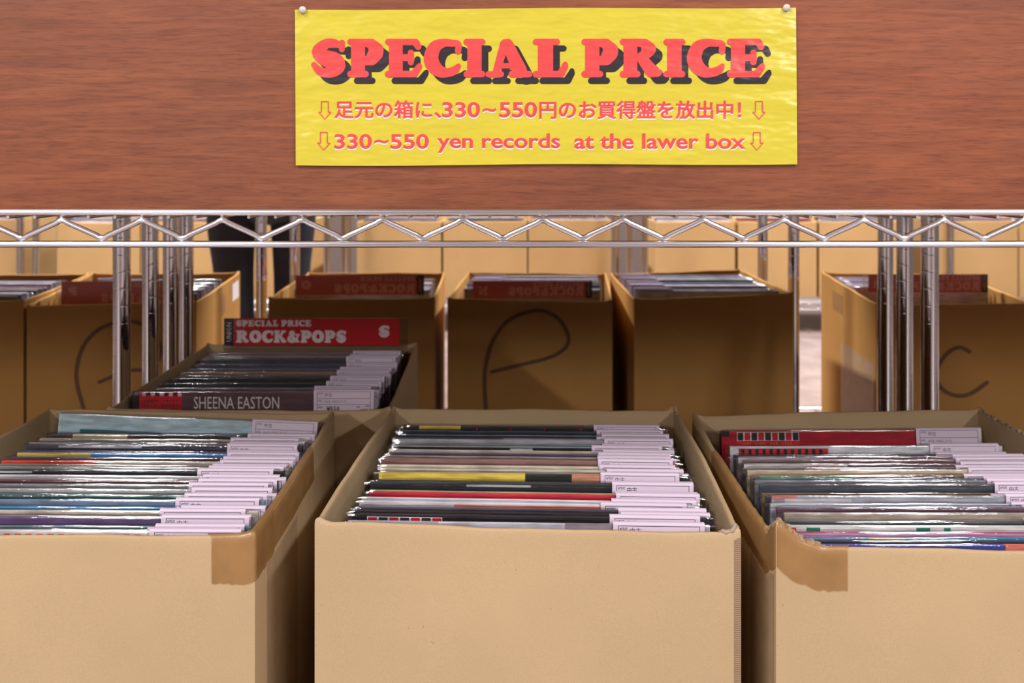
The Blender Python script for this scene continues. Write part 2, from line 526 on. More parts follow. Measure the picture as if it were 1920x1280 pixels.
def far_rack(label, xa, xb):
    a, b = (xa - CX) * YF / F, (xb - CX) * YF / F
    rack(label, [(a, YF), (b, YF), (a, YF + .45), (b, YF + .45)],
         [dict(x0=a, x1=b, y0=YF - .015, y1=YF + .47, z=ZF, wires=10), dict(x0=a, x1=b, y0=YF - .015, y1=YF + .47, z=ZF + 0.62)])
far_rack('far wire rack at the left edge, beyond the aisle', -510, 38)
far_rack('far wire rack standing behind the person in dark trousers', 68, 613)
far_rack('far wire rack beyond the aisle, behind the carton marked P', 645, 1180)
far_rack('far wire rack beyond the aisle, right of the middle one', 1209, 1748)
far_rack('far wire rack beyond the aisle at the right edge', 1782, 2320)

# ------------------------------------------------------------------ wooden bins on the upper shelves
def bin_(label, x0, x1, y0, y1, z0, h):
    cx, cy = (x0 + x1) / 2, (y0 + y1) / 2
    t = thing('wooden_bin', (cx, cy, z0), label, 'bin')
    th = 0.012
    for nm, c, d in (('front_panel', (0, y0 + th / 2 - cy, h / 2), (x1 - x0, th, h)),
                     ('back_panel', (0, y1 - th / 2 - cy, h / 2), (x1 - x0, th, h)),
                     ('bottom_panel', (0, 0, th / 2), (x1 - x0 - 2 * th, y1 - y0 - 2 * th, th)),
                     ('side_panel', (x0 + th / 2 - cx, 0, h / 2), (th, y1 - y0 - 2 * th, h)),
                     ('side_panel', (x1 - th / 2 - cx, 0, h / 2), (th, y1 - y0 - 2 * th, h))):
        mb = MB(); mb.box(c, d, WOOD); mb.build(nm, t)
    return t
YP = 0.772
bin_('reddish brown wooden bin carrying the yellow sign above the zigzag rail', -1.90, 1.92, YP, 1.32, ZT - 0.0022, 0.70)  # body behind the front panel made tall and wide to block light
bin_('added unseen wooden bin shading the dark cartons, behind the signed one', -1.9, 1.9, 1.635, 2.03, ZT + 0.004, 0.70)  # out of sight, added to keep lamp light off the cartons below

# ------------------------------------------------------------------ the yellow sign
YS = YP - 0.0022
def sg(px, py, off=0.0): return at(px, py, YS - off)
sc_ = sg(1024, 310)
sign = thing('price_sign', sc_, 'yellow laminated sign reading SPECIAL PRICE pinned to the wooden bin', 'sign')
def sl(px, py, off=0.0): return sg(px, py, off) - sc_
mb = MB(); rows = []
NX, NY = 40, 12
for off in (0.0,):
    for j in range(NY + 1):
        r_ = []
        for i in range(NX + 1):
            u, v = i / NX, j / NY
            x = (553 * (1 - u) + 1492.5 * u) * (1 - v) + (554.5 * (1 - u) + 1495 * u) * v
            y = (18 * (1 - u) + 14 * u) * (1 - v) + (310 * (1 - u) + 307.5 * u) * v + 1.2 * math.sin(9 * u) * (1 if j in (0, NY) else 0.4)
            r_.append(sl(x, y))
        rows.append(r_)
mb.grid(rows, YELLOW, True, True)
back = [[p + Vector((0, 0.0009, 0)) for p in r] for r in rows]
mb.grid(back, YELLOW, True)
edge = rows[0] + [r[-1] for r in rows[1:]] + rows[-1][::-1][1:] + [r[0] for r in rows[::-1]][1:]
mb.grid([edge, [p + Vector((0, 0.0009, 0)) for p in edge]], YELLOW, False)
mb.build('laminated_sheet', sign)
LET = [('S', 583, 649), ('P', 651, 720), ('E', 722, 792), ('C', 795, 866), ('I', 869, 910), ('A', 910, 998), ('L', 999, 1065),
       ('P', 1090, 1160), ('R', 1162, 1243), ('I', 1244, 1285), ('C', 1288, 1361), ('E', 1363, 1435)]
for k, (ch, xa, xb) in enumerate(LET):
    w, ps = glyph_polys(ch)
    for nm, mt, off, dx, dy in (('headline_shadow', SBLACK, 0.0002 + k * 1e-6, 12.5, 12.5), ('headline_letter', SRED, 0.0004 + k * 1e-6, 0, 0)):
        mb = MB()
        mb.shape2d(ps, lambda a, b: sl(xa + a / w * (xb - xa) + dx, 145 - b * 72.5 + dy, off), mt)
        mb.build(nm, sign)
def sign_line(name, txt, x0, x1, yb, yt, bold):
    for nm, mt, off, dy, dx in ((name + '_shadow', SWHITE, 0.0002, 3.2, 0.3), (name, SRED, 0.0004, 0, 0)):
        mb = MB()
        put_type(mb, txt, (x0, -yb, x1, -yt), lambda a, b: sl(a + dx, -b + dy, off), mt, bold, 4)
        mb.build(nm, sign)
sign_line('printed_line', '足元の箱に、', 628, 826, 221, 189, -0.022)
sign_line('printed_line', '330', 829, 900, 220, 191, 0.022)
sign_line('printed_line', '~', 905, 930, 210, 202, 0.022)
sign_line('printed_line', '550', 936, 1007, 220, 191, 0.022)
sign_line('printed_line', '円のお買得盤を放出中！', 1012, 1389, 222, 189, -0.022)
sign_line('printed_line', '330', 627, 697, 279, 251, 0.022)
sign_line('printed_line', '~', 702, 728, 269, 261, 0.022)
sign_line('printed_line', '550', 732, 804, 279, 251, 0.022)
sign_line('printed_line', 'yen records', 820, 1050, 286, 250, 0.020)
sign_line('printed_line', 'at the lawer box', 1077, 1398, 279, 250, 0.020)
for ax, ay in ((609, 207), (607, 265), (1423, 207), (1419, 265)):
    P = [(-6.5, -17), (6.5, -17), (6.5, 3), (11.5, 3), (0, 16), (-11.5, 3), (-6.5, 3), (-6.5, -17)]
    mb = MB()
    mb.shape2d(chain([(x, y, 0.75) for x, y in P], 4), lambda a, b: sl(ax + a, ay + b, 0.0004), SRED)
    mb.build('outline_arrow', sign)
PIN = plain('clear_pin_plastic', (214, 206, 200), 0.25)
for px, py, lb in ((568, 19, 'pale pushpin at the upper left corner of the yellow sign'), (1474, 15, 'pale pushpin at the upper right corner of the yellow sign')):
    p = sg(px, py)
    mb = MB(); mb.lathe([(0.0, 0.0030), (0.0022, 0.0028), (0.0030, 0.0019), (0.0032, 0.0010), (0.0032, 0.0), (0, 0)], PIN, 16)
    o = mb.build('pushpin', None, p + Vector((0, -0.0003, 0))); o.rotation_euler = (PI / 2, 0, 0)
    tag(o, lb, 'pushpin', 'pushpins on the sign')

# ------------------------------------------------------------------ cartons
class Carton:
    def __init__(s, label, tops, zb, mat=CARD, bow=(0.003, 0.002, 0.0, 0.002), rim=None, tips=0.003, seed=0, group='record cartons'):
        s.T = [Vector(p) for p in tops]; s.zb = zb; s.t = 0.0052; s.bow = bow; s.mat = mat
        s.c = Vector((sum(p.x for p in s.T) / 4, sum(p.y for p in s.T) / 4, zb))
        s.rim = rim; s.tips = tips; s.rnd = random.Random(seed)
        s.ph = [s.rnd.uniform(0, 6.28) for _ in range(6)]
        s.o = thing('cardboard_carton', s.c, label, 'cardboard box', group)
        s.body()
    def wob(s, q):
        return 0.0007 * math.sin(q * 5.1 + s.ph[0]) + 0.0005 * math.sin(q * 13.7 + s.ph[1]) + 0.0003 * math.sin(q * 31 + s.ph[2])
    def surf(s, q, v, off=0.0, dz=0.0):
        q = q % 4.0; k = int(q) % 4; u = q - int(q)
        a, b = s.T[k], s.T[(k + 1) % 4]
        L_ = math.hypot(b.x - a.x, b.y - a.y)
        d = Vector(((b.x - a.x) / L_, (b.y - a.y) / L_, 0)); n = Vector((d.y, -d.x, 0))
        tang = -off * (1 - 2 * u)
        p = a.lerp(b, u)
        zt = p.z + s.wob(q) + s.tips * (max(0, 1 - min(u, 1 - u) / 0.03)) ** 1.5
        if s.rim: zt += s.rim(k, u)
        bowv = s.bow[k] * math.sin(PI * u) * (0.25 + 0.75 * math.sin(PI * min(1, 0.15 + v * 0.62)))
        p = p + d * tang + n * (off + bowv)
        return Vector((p.x, p.y, s.zb + v * (zt - s.zb) + dz)) - s.c
    def body(s, n=18):
        qs = [k + u for k in range(4) for u in ([0, .012, .03] + [j / n for j in range(1, n)] + [.97, .988])]
        t = s.t
        lev = [(v, 0.0, 0.0) for v in (0, .1, .25, .4, .55, .7, .8, .88, .94, .98, .993)]
        lev += [(1, -0.0003, 0), (1, -t * .25, .0011), (1, -t * .5, .0014), (1, -t * .75, .0011), (1, -t + .0003, 0)]
        lev += [(v, -t, 0.0) for v in (.993, .98, .9, .7, .4, .014)]
        mb = MB(); rows = []
        for v, off, dz in lev:
            r_ = [s.surf(q, v, off, dz) for q in qs]; r_.append(r_[0]); rows.append(r_)
        for part, m in ((rows[:12], s.mat), (rows[11:17], EDGE if s.mat is CARD else s.mat), (rows[16:], s.mat)):
            mb.grid(part, m, True)
        mb.add(rows[0][:-1], [tuple(range(len(qs)))[::-1]], s.mat)
        mb.add(rows[-1][:-1], [tuple(range(len(qs)))], s.mat)
        s.b = mb.build('carton_body', s.o)
        # hard creases on the four upright edges
        me = s.b.data
        me.set_sharp_from_angle(angle=math.radians(50))
    def tape(s, q0, q1, v0, v1, mat=TAPE, over=0.0, jag=0.0, nq=28, nv=8, slant=0.0, corner=True, name='packing_tape'):
        mb = MB(); rows = []
        rr = random.Random(int(q0 * 100) + 5)
        jg = [rr.uniform(0, jag) for _ in range(nq + 1)]
        off = 0.0006
        qs = [q0 + (q1 - q0) * i / nq for i in range(nq + 1)]
        for j in range(nv + 1):
            v = v0 + (v1 - v0) * j / nv
            rows.append([s.surf(q, v + (jg[i] if j == 0 else 0) + slant * (i / nq - .5) * (1 - j / nv), off) for i, q in enumerate(qs)])
        if over:
            for o_, dz in ((-s.t * .15, .0022), (-s.t * .5, .0026), (-s.t * .85, .0022), (-s.t - off, .0008)):
                rows.append([s.surf(q, 1, o_, dz) for q in qs])
            for vv in (1 - over * .5, 1 - over): rows.append([s.surf(q, vv, -s.t - off) for q in qs])
        mb.grid(rows, mat, True)
        return mb.build(name, s.o)
    def stroke(s, pts, r, name='marker_letter'):
        """felt-pen line on the face turned to the viewer, given in picture px along the front plane"""
        y = min(s.T[0].y, s.T[1].y) - 0.0012 - max(s.bow[0], 0)
        mb = MB()
        sp = spline([(*p, r) for p in pts], 5)
        mb.shape2d(chain(sp, 6), lambda a, b: at(a, b, y) - s.c, MARKER)
        return mb.build(name, s.o)

YB0, YB1 = 0.72, 1.075
def pz(px, py, Y): return at(px, py, Y)
ZB = ZBOT + 0.0031
mid = Carton('open cardboard carton with a clean front, middle of the front row',
             [pz(590, 984, YB0), pz(1389, 1002, YB0), pz(1270, 770, YB1), pz(735, 768, YB1)], ZB, bow=(0.004, 0.004, 0, 0.004), tips=0.004, seed=1, group='cartons in the front row')
left = Carton('open cardboard carton with brown tape on its right corner, left of the front row',
              [Vector((-0.552, YB0, ZC - .302)), pz(478, 1006, YB0), pz(627, 776, YB1), pz(90, 769, YB1)], ZB, bow=(0.002, 0.003, 0, 0.003), tips=0.002, seed=2, group='cartons in the front row')
def rim_r(k, u):
    if k == 0: return 0.017 * max(0, 1 - u / 0.10) ** 1.2 + 0.0015 * math.sin(u * 90) * max(0, 1 - u / 0.12)
    if k == 3: return 0.017 * max(0, (u - 0.93) / 0.07) ** 0.7 * 1.0 + 0.0008 * math.sin(u * 120) * (1 if u > .6 else 0.2)
    return 0
right = Carton('open cardboard carton with a torn taped corner, right of the front row',
               [pz(1455, 1030, YB0), Vector((0.566, YB0, ZC - .313)), pz(1838, 768, YB1), pz(1298, 780, YB1)], ZB, bow=(0.003, 0.003, 0, 0.004), rim=rim_r, tips=0.003, seed=3, group='cartons in the front row')
left.tape(0.90, 1.16, 0.885, 1.0, over=0.02, jag=0.006)
left.tape(1.02, 1.62, 0.90, 0.985, over=0.03, slant=0.0, name='packing_tape')
left.tape(1.10, 1.40, 0.02, 0.885, TAPE_CLEAR)
right.tape(-0.13, 0.16, 0.895, 1.0, over=0.02, jag=0.007)
right.tape(3.35, 3.87, 0.90, 1.0, over=0.03)
right.tape(3.80, 3.985, 0.02, 0.89, TAPE_CLEAR)

def flute_mat():
    m, nt, b, N, L = nodes('cut_board_edge')
    w = N.new('ShaderNodeTexWave'); w.bands_direction = 'Z'; w.inputs['Scale'].default_value = 190; w.inputs['Distortion'].default_value = 1.5
    L.new(coords(N, L), w.inputs['Vector'])
    L.new(ramp(N, L, w.outputs['Fac'], [(0.2, lin((124, 98, 78))), (0.75, lin((168, 140, 112)))]), b.inputs['Base Color'])
    b.inputs['Roughness'].default_value = .9
    return m
FLUTE = flute_mat()
TORN = cardboard('torn_grey_board', (164, 148, 128))
mid.tape(0.9835, 0.9985, 0.01, 0.985, FLUTE, nq=3, nv=30, name='cut_edge')
def worn(c, q0, q1, mat, r0, dz, seed, name, n=26):
    rr = random.Random(seed); mb = MB(); pts = []; rs = []
    for i in range(n + 1):
        q = q0 + (q1 - q0) * i / n; e = min(1, 6 * min(i, n - i) / n + .25)
        pts.append(c.surf(q, 1, -c.t * .5 + rr.uniform(-.0012, .0012), dz + rr.uniform(-.0010, .0016))); rs.append(r0 * e * rr.uniform(.6, 1.25))
    mb.tube(pts, rs, mat, 7); mb.sm = [False] * len(mb.sm)
    return mb.build(name, c.o)
worn(right, 1.70, 1.985, TORN, .0024, .0012, 4, 'torn_rim')
worn(right, 3.90, 4.12, TAPE_CLEAR, .0022, .0012, 5, 'crumpled_tape', 60)
worn(mid, .955, 1.03, TORN, .0019, .0014, 6, 'torn_rim', 14)
worn(mid, 1.95, 2.04, EDGE, .0022, .0014, 7, 'torn_rim', 10)
sheena = Carton('open carton behind the left front one, red divider card standing in it',
                [pz(200, 771, 1.105), pz(733, 771, 1.105), pz(783, 646, 1.45), pz(388, 646, 1.45)], ZB, seed=4, bow=(.002, .002, 0, .002), group='cartons in the second row')

ROW = 'dark sided cartons facing the far aisle'
YQ0, YQ1 = 1.85, 2.22
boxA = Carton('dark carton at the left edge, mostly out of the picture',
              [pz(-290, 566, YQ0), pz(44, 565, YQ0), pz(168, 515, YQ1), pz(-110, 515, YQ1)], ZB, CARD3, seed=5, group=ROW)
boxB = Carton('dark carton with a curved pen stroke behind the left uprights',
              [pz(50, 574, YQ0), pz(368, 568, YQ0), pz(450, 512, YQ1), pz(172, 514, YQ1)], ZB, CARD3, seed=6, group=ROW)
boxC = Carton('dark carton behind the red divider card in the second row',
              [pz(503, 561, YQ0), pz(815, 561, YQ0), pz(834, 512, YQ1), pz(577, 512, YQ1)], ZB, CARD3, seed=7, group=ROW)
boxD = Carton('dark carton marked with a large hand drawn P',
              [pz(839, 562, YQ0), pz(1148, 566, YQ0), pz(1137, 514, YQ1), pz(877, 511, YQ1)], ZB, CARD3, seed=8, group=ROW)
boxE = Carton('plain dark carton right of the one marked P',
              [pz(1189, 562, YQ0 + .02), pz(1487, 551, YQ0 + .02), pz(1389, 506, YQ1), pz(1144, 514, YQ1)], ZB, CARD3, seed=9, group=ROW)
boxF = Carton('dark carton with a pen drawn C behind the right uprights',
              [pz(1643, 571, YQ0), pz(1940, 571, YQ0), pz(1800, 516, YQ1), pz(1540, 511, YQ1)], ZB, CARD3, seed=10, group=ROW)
boxD.stroke([(912, 775), (909, 720), (912, 680), (924, 640), (948, 605), (985, 586), (1020, 583), (1050, 600), (1066, 630), (1060, 652), (1030, 670), (975, 684), (922, 697)], 3.4)
boxB.stroke([(157, 768), (144, 720), (144, 685), (156, 648), (180, 621), (212, 606), (250, 603), (285, 620), (300, 655), (285, 690), (240, 695), (186, 716)], 3.4)
boxF.stroke([(1818, 659), (1798, 651), (1776, 663), (1758, 690), (1758, 715), (1772, 733), (1796, 742), (1822, 737), (1851, 717)], 3.6)
st = MB(); st.grid([[boxB.surf(1.78, v, .0008) for v in (.84, .96)], [boxB.surf(1.95, v, .0008) for v in (.84, .96)]], plain('white_sticker', (235, 232, 236), .5), False); st.build('white_sticker', boxB.o)
boxF.tape(3.25, 3.45, .80, .93, TAPE); boxF.tape(3.42, 3.97, .1, .62, TAPE_CLEAR); boxB.tape(1.5, 1.6, .80, .93, TAPE)

FAR = []
YG = 3.60
def far_box(xa, xb, ypx, label, k):
    zb = ZF + 0.0031
    c = Carton(label, [pz(xa, ypx, YG), pz(xb, ypx, YG), Vector(((xb - CX) * YG / F, YG + .33, pz(xb, ypx, YG).z)), Vector(((xa - CX) * YG / F, YG + .33, pz(xa, ypx, YG).z))],
               zb, CARD2, bow=(.001, 0, 0, 0), tips=.001, seed=20 + k, group='far cartons beyond the aisle')
    FAR.append(c); return c
for k, (xa, xb, yp, lb) in enumerate([
    (-128, 28, 412, 'far carton at the left edge, in the rack beyond the aisle'),
    (107, 262, 418, 'far carton right of the two pale uprights at the left'),
    (265, 418, 416, 'far carton just left of the person in dark trousers'),
    (422, 576, 416, 'far carton behind the person in dark trousers'),
    (669, 827, 416, 'far carton left of centre, first right of the person'),
    (831, 988, 415, 'far carton above the left half of the carton marked P'),
    (991, 1146, 413, 'far carton above the right half of the carton marked P'),
    (1228, 1378, 416, 'far carton above the plain dark carton, right of three uprights'),
    (1384, 1531, 416, 'far carton with two uprights before it, above the right end of the plain dark carton'),
    (1536, 1690, 415, 'far carton whose right side runs behind the right cluster of uprights'),
    (1762, 1908, 415, 'far carton right of the right cluster of uprights'),
    (1912, 2062, 415, 'far carton cut by the right edge of the picture')]):
    far_box(xa, xb, yp, lb, k)
# ------------------------------------------------------------------ records
def sleeve_mesh(w, h, th, seed):
    rr = random.Random(seed); mb = MB(); n = 26
    us = [i / n for i in range(n + 1)]
    def g(u, a): return math.sin(u * 17 + a) * .5 + math.sin(u * 43 + a * 2.1) * .3 + math.sin(u * 97 + a * 3) * .2
    p1, p2, p3 = (rr.uniform(0, 6.28) for _ in range(3))
    rows = []
    R_ = th / 2 + 0.0007
    prof = [(-1, 0.0), (-1, h - .06), (-1, h - .03), (-1, h - .012), (-1, h - .004)]
    arc = [(PI - PI * k / 6) for k in range(7)]
    for kind, val in [('f', z) for _, z in prof] + [('a', t) for t in arc] + [('b', z) for _, z in prof[::-1]]:
        r_ = []
        for u in us:
            e = min(u, 1 - u) / 0.03
            tk = R_ * min(1, 0.25 + 0.75 * e) if e < 1 else R_
            zt = h + 0.0005 * g(u, p1) - (0.0025 * (1 - e) if e < 1 else 0)
            cy = 0.0003 * g(u, p2) + (0.0012 * math.sin(rr.uniform(0, 6.28)) if e < .7 else 0)
            x = (u - .5) * w
            if kind == 'f': y, z = cy - tk, min(val, zt - R_)
            elif kind == 'b': y, z = cy + tk, min(val, zt - R_)
            else: y, z = cy + tk * math.cos(val), zt - R_ + R_ * math.sin(val)
            r_.append((x, y, z))
        rows.append(r_)
    mb.grid(rows, PLASTIC, True)
    return mb.mesh('plastic_sleeve')
TW, THh = 0.0745, 0.042
def tag_mesh(seed):
    """paper label: front from the top down, its upper end folded over the top"""
    mb = MB(); mp = lambda a, b: (a, -0.00012, b)
    mb.grid([[(x, 0, -THh), (x, 0, -0.0016), (x, .0004, -0.0004), (x, .0016, 0.0003), (x, .0036, 0.0003)] for x in (0, TW)], TAGM, True)
    def ln(x0, z0, x1, z1, w=0.00022): mb.shape2d([capsule(x0, z0, w, x1, z1, w, 2)], mp, INK)
    m = .0042; b = TW - .0042
    ln(m, -.0022, b, -.0022); ln(m, -.0022, m, -THh + .003); ln(b, -.0022, b, -THh + .003)
    ln(m, -.0105, b, -.0105); ln(m, -.0178, b, -.0178); ln(m, -.0268, b, -.0268)
    put_type(mb, 'artist', (m + .001, -.0056, m + .0075, -.0028), mp, INK, 0, 1)
    put_type(mb, '中古', (m + .0095, -.0086, m + .0185, -.0036), mp, INK, 0, 1)
    put_type(mb, 'ıılı', (m + .001, -.0145, m + .0055, -.0118), mp, INK, 0, 1)
    put_type(mb, 'ROCK・POPS(レコード)', (m + .0095, -.0168, m + .036, -.0124), mp, INK, 0, 1)
    put_type(mb, 'ılıı', (m + .001, -.0225, m + .0065, -.0192), mp, INK, 0, 1)
    put_type(mb, '¥550', (m + .0115, -.0260, m + .028, -.0200), mp, INK, .03, 1)
    ln(b - .017, -.0210, b - .013, -.0210, .0005); ln(b - .006, -.0200, b - .001, -.0200, .0005); ln(b - .012, -.0245, b - .001, -.0245, .0007)
    return mb.mesh('price_tag')
TAGS = [tag_mesh(0)]

def jacket_mesh(w, h, th, base, top, over, extra=None):
    mb = MB(); y0, y1 = -th / 2, th / 2
    B = printed(base); T_ = printed(top)
    mb.add([(-w/2, y0, 0), (w/2, y0, 0), (w/2, y0, h), (-w/2, y0, h)], [(0, 1, 2, 3)], B)
    mb.add([(-w/2, y1, 0), (w/2, y1, 0), (w/2, y1, h), (-w/2, y1, h)], [(3, 2, 1, 0)], B)
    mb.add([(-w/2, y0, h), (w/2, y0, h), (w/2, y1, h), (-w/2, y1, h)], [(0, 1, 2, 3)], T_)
    for x, f in ((-w/2, (3, 2, 1, 0)), (w/2, (0, 1, 2, 3))):
        mb.add([(x, y0, 0), (x, y1, 0), (x, y1, h), (x, y0, h)], [f], B)
    mb.add([(-w/2, y0, 0), (w/2, y0, 0), (w/2, y1, 0), (-w/2, y1, 0)], [(3, 2, 1, 0)], B)
    for k, (u0, u1, d0, d1, col) in enumerate(over):
        xa, xb = (u0 - .5) * w, (u1 - .5) * w; e = .00012 + k * .00003
        M_ = printed(col)
        mb.add([(xa, y0 - e, h - d1), (xb, y0 - e, h - d1), (xb, y0 - e, h - d0), (xa, y0 - e, h - d0)], [(0, 1, 2, 3)], M_)
        if d0 <= 0:
            mb.add([(xa, y0 - e, h + e), (xb, y0 - e, h + e), (xb, y1, h + e), (xa, y1, h + e)], [(0, 1, 2, 3)], M_)
    if extra: extra(mb, w, h, y0)
    return mb.mesh('jacket')

ORD = ['', 'first', 'second', 'third', 'fourth', 'fifth', 'sixth', 'seventh', 'eighth', 'ninth', 'tenth', 'eleventh', 'twelfth', 'thirteenth',
       'fourteenth', 'fifteenth', 'sixteenth', 'seventeenth', 'eighteenth', 'nineteenth', 'twentieth']
def ordinal(k):
    if k <= 20: return ORD[k]
    return {2: 'twenty', 3: 'thirty'}[k // 10] + '-' + ORD[k % 10] if k % 10 else {3: 'thirtieth'}[k // 10]

_SL = {}
def sleeve_for(h, seed):
    k = (round(h / .004), seed % 5)
    if k not in _SL: _SL[k] = sleeve_mesh(0.306, 0.004 * k[0] + .002, 0.0042, k[0] * 7 + k[1])
    return _SL[k], 0.004 * k[0] + .002

def record(x, Y, zt, zb, label, group, base, top=None, over=(), lean=0.10, yaw=0.0, roll=0.0, tg=True, tgx=None, extra=None, flip=False, parts=True, th=0.0036, w=0.295, seed=0):
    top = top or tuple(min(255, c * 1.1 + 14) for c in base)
    h = (zt - zb) / math.cos(lean)
    sm, hs = sleeve_for(h, seed)
    Rm = Matrix.Rotation(yaw + (PI if flip else 0), 4, 'Z') @ Matrix.Rotation(-lean, 4, 'X') @ Matrix.Rotation(roll, 4, 'Y')
    loc = Vector((x, Y, zt)) - (Rm @ Vector((0, 0, hs)))
    if parts:
        t = thing('vinyl_record', loc, label, 'record', group, Rm.to_euler())
        link('jacket', jacket_mesh(w, hs - .0022, th, base, top, over, extra), t)
        link('plastic_sleeve', sm, t)
        if tg:
            tx = (0.5 * 0.306 - TW - .003) if tgx is None else tgx
            link('price_tag', TAGS[0], t, (tx, -(0.0042 / 2 + 0.0007 + .0006), hs + .0003))
        return t
    o = link('vinyl_record', jacket_mesh(w, hs, th, base, top, over, extra), None, loc)
    o.rotation_euler = Rm.to_euler()
    return tag(o, label, 'record', group)

# colours
BLK = (26, 24, 28); NAVY = (36, 42, 60); SLATE = (70, 80, 92); GREY = (128, 128, 134); SILV = (176, 178, 184); WHT = (228, 226, 228); CREAM = (226, 212, 184)
GREIGE = (176, 164, 150); MAUVE = (150, 128, 140); DMAU = (92, 76, 90); MAR = (88, 50, 54); BRN = (104, 78, 58); RED = (196, 30, 40); CRIM = (190, 34, 56)
SALM = (226, 122, 104); YEL = (226, 196, 84); PYEL = (222, 208, 140); GRN = (50, 72, 62); LBLUE = (184, 214, 222); BLUE = (48, 96, 156); TEAL = (52, 96, 106)
CYAN = (40, 130, 176); PEACH = (222, 190, 164); VIOL = (92, 76, 120); ORNG = (240, 104, 50); PINK = (214, 150, 170); GOLD = (150, 118, 62); MINT = (120, 190, 140)
def blocks(u0, u1, n, c1, c2, d0, d1, gap=WHT):
    out = [(u0, u1, d0, d1, gap)]
    st = (u1 - u0) / n
    for k in range(n):
        out.append((u0 + (k + .08) * st, u0 + (k + .92) * st, d0 + .0004, d1 - .0004, c1 if k % 2 == 0 else c2))
    return out
def txt(line, u0, u1, d0, d1, mat, bold=0.0):
    def f(mb, w, h, y0):
        put_type(mb, line, ((u0 - .5) * w, h - d1, (u1 - .5) * w, h - d0), lambda a, b: (a, y0 - .0004, b), mat, bold, 2)
    return f
def many(*fs):
    def f(*a):
        for q in fs: q(*a)
    return f
WINK = plain('white_print', (226, 214, 220), .5); TINK = plain('tan_print', (226, 130, 90), .5); RINK = plain('red_print', (206, 60, 60), .5)

def fill(lst, back, front, zb, place, group, seed, roll=(0, 0)):
    """lst runs from the back to the front: (old row, words, base, options); back and front: (Y, drop below the lens, x, lean)"""
    rr = random.Random(seed); n = len(lst)
    r0, r1 = roll
    gaps = [dict(e[3] if len(e) > 3 else {}).get('gap', rr.uniform(.8, 1.2)) for e in lst]; tot = sum(gaps[:-1]); acc = 0.0
    for i, e in enumerate(lst):
        words, base = e[1:3]; op = dict(e[3]) if len(e) > 3 else {}
        op.pop('gap', 0); lift = op.pop('lift', 0)
        t = acc / tot; acc += gaps[i]
        Y, zt, x, ln_ = (a + (b - a) * t for a, b in zip(back, front))
        zt += op.pop('dz', rr.uniform(-.0009, .0007) - (rr.choice([0, 0, .0022, .0034]) if 0 < i < n - 1 else 0))
        k = n - i
        if i == 0: pos = 'hindmost in the ' + place
        elif k == 1: pos = 'foremost in the ' + place
        else: pos = ordinal(k) + ' from front in the ' + place
        op.setdefault('lean', ln_); op.setdefault('yaw', rr.uniform(-.004, .004)); op.setdefault('roll', r0 + (r1 - r0) * t + rr.uniform(-.002, .002))
        if 'tgx' not in op: op['tgx'] = 0.153 - TW - rr.choice([.002, .004, .004, .006, .01, .016])
        dx = op.pop('dx', rr.uniform(-.003, .003))
        record(x + dx, Y, ZC - zt, zb + lift, words + ' record, ' + pos, group, base, seed=rr.randrange(99), **op)

def lerpf(a, va, b, vb): return lambda q: va + (vb - va) * (q - a) / (b - a)
ZI = ZB + 0.011
# ---- middle front carton
C_ = [
 (796, 'pale greige', (150, 140, 128), dict(top=(120, 112, 104))),
 (804, 'black yellow-stickered', BLK, dict(dz=-.0045, over=[(.06, .22, .0, .013, YEL), (.06, .22, .0035, .009, (120, 120, 20)), (.28, .285, .002, .02, RED), (.41, .415, .002, .02, RED), (.54, .545, .002, .02, RED), (.68, .685, .002, .02, RED)])),
 (815, 'dark navy', NAVY, {}),
 (822, 'ice blue edged', (40, 48, 60), dict(top=(130, 190, 205))),
 (829, 'charcoal and pale grey', (52, 54, 64), dict(over=[(.40, 1, 0, .02, (168, 170, 182))])),
 (837, 'light grey', (170, 172, 178), {}),
 (843, 'pale teal', (110, 140, 150), {}),
 (850, 'white edged black', BLK, dict(top=(214, 208, 204), over=[(.42, .5, 0.001, .01, WHT)])),
 (857, 'ivory', (224, 212, 190), {}),
 (865, 'dark lilac', (84, 78, 104), {}),
 (872, 'mauve beige', (168, 146, 134), {}),
 (879, 'dark brown', (48, 38, 36), dict(top=(40, 32, 32))),
 (885, 'dusty rose brown', (140, 100, 92), {}),
 (891, 'cream', CREAM, {}),
 (898, 'pale cream', (214, 200, 180), {}),
 (906, 'dark mixed-print', (52, 52, 56), dict(over=[(0, .3, .001, .004, (170, 180, 160))])),
 (913, 'yellow and black', (40, 42, 40), dict(over=[(0, .47, .0, .012, YEL), (.62, .80, .0, .012, (206, 140, 110))])),
 (921, 'deep green', (44, 60, 52), {}),
 (928, 'black speckled', (40, 42, 46), dict(over=[(.3, .5, .001, .003, SILV)])),
 (934, 'straw yellow', (44, 50, 46), dict(top=PYEL, over=[(0, 1, 0, .0026, PYEL)])),
 (941, 'crimson', CRIM, dict(dz=-.0022)),
 (947, 'lilac white', (218, 214, 228), {}),
 (952, 'white and salmon', (214, 208, 212), dict(over=[(.28, 1, 0.001, .02, SALM)])),
 (958, 'silver and red', (126, 122, 128), dict(over=[(.7, .86, .001, .02, (222, 66, 62))])),
 (964, 'smoky navy', (58, 58, 72), {}),
 (970, 'black red-lettered', BLK, dict(extra=many(txt('ıılıı ılııı', .02, .20, .0008, .0028, RINK), txt('ılıı ııılı', .27, .42, .0020, .0040, RINK)))),
 (977, 'black block-stickered', BLK, dict(dz=-.0045, over=blocks(.035, .245, 7, RED, (48, 46, 46), .0015, .0125))),
 (987, 'misty grey', (196, 192, 202), dict(dz=-.002, over=[(.0, .25, 0, .01, (170, 166, 178)), (.6, .8, 0, .01, (150, 138, 146))])),
]
fill(C_, (1.04, .3055, .0215, .09), (.737, .2960, .0165, .012), ZI, 'middle front carton', 'records in the middle front carton', 11, (.007, .016))
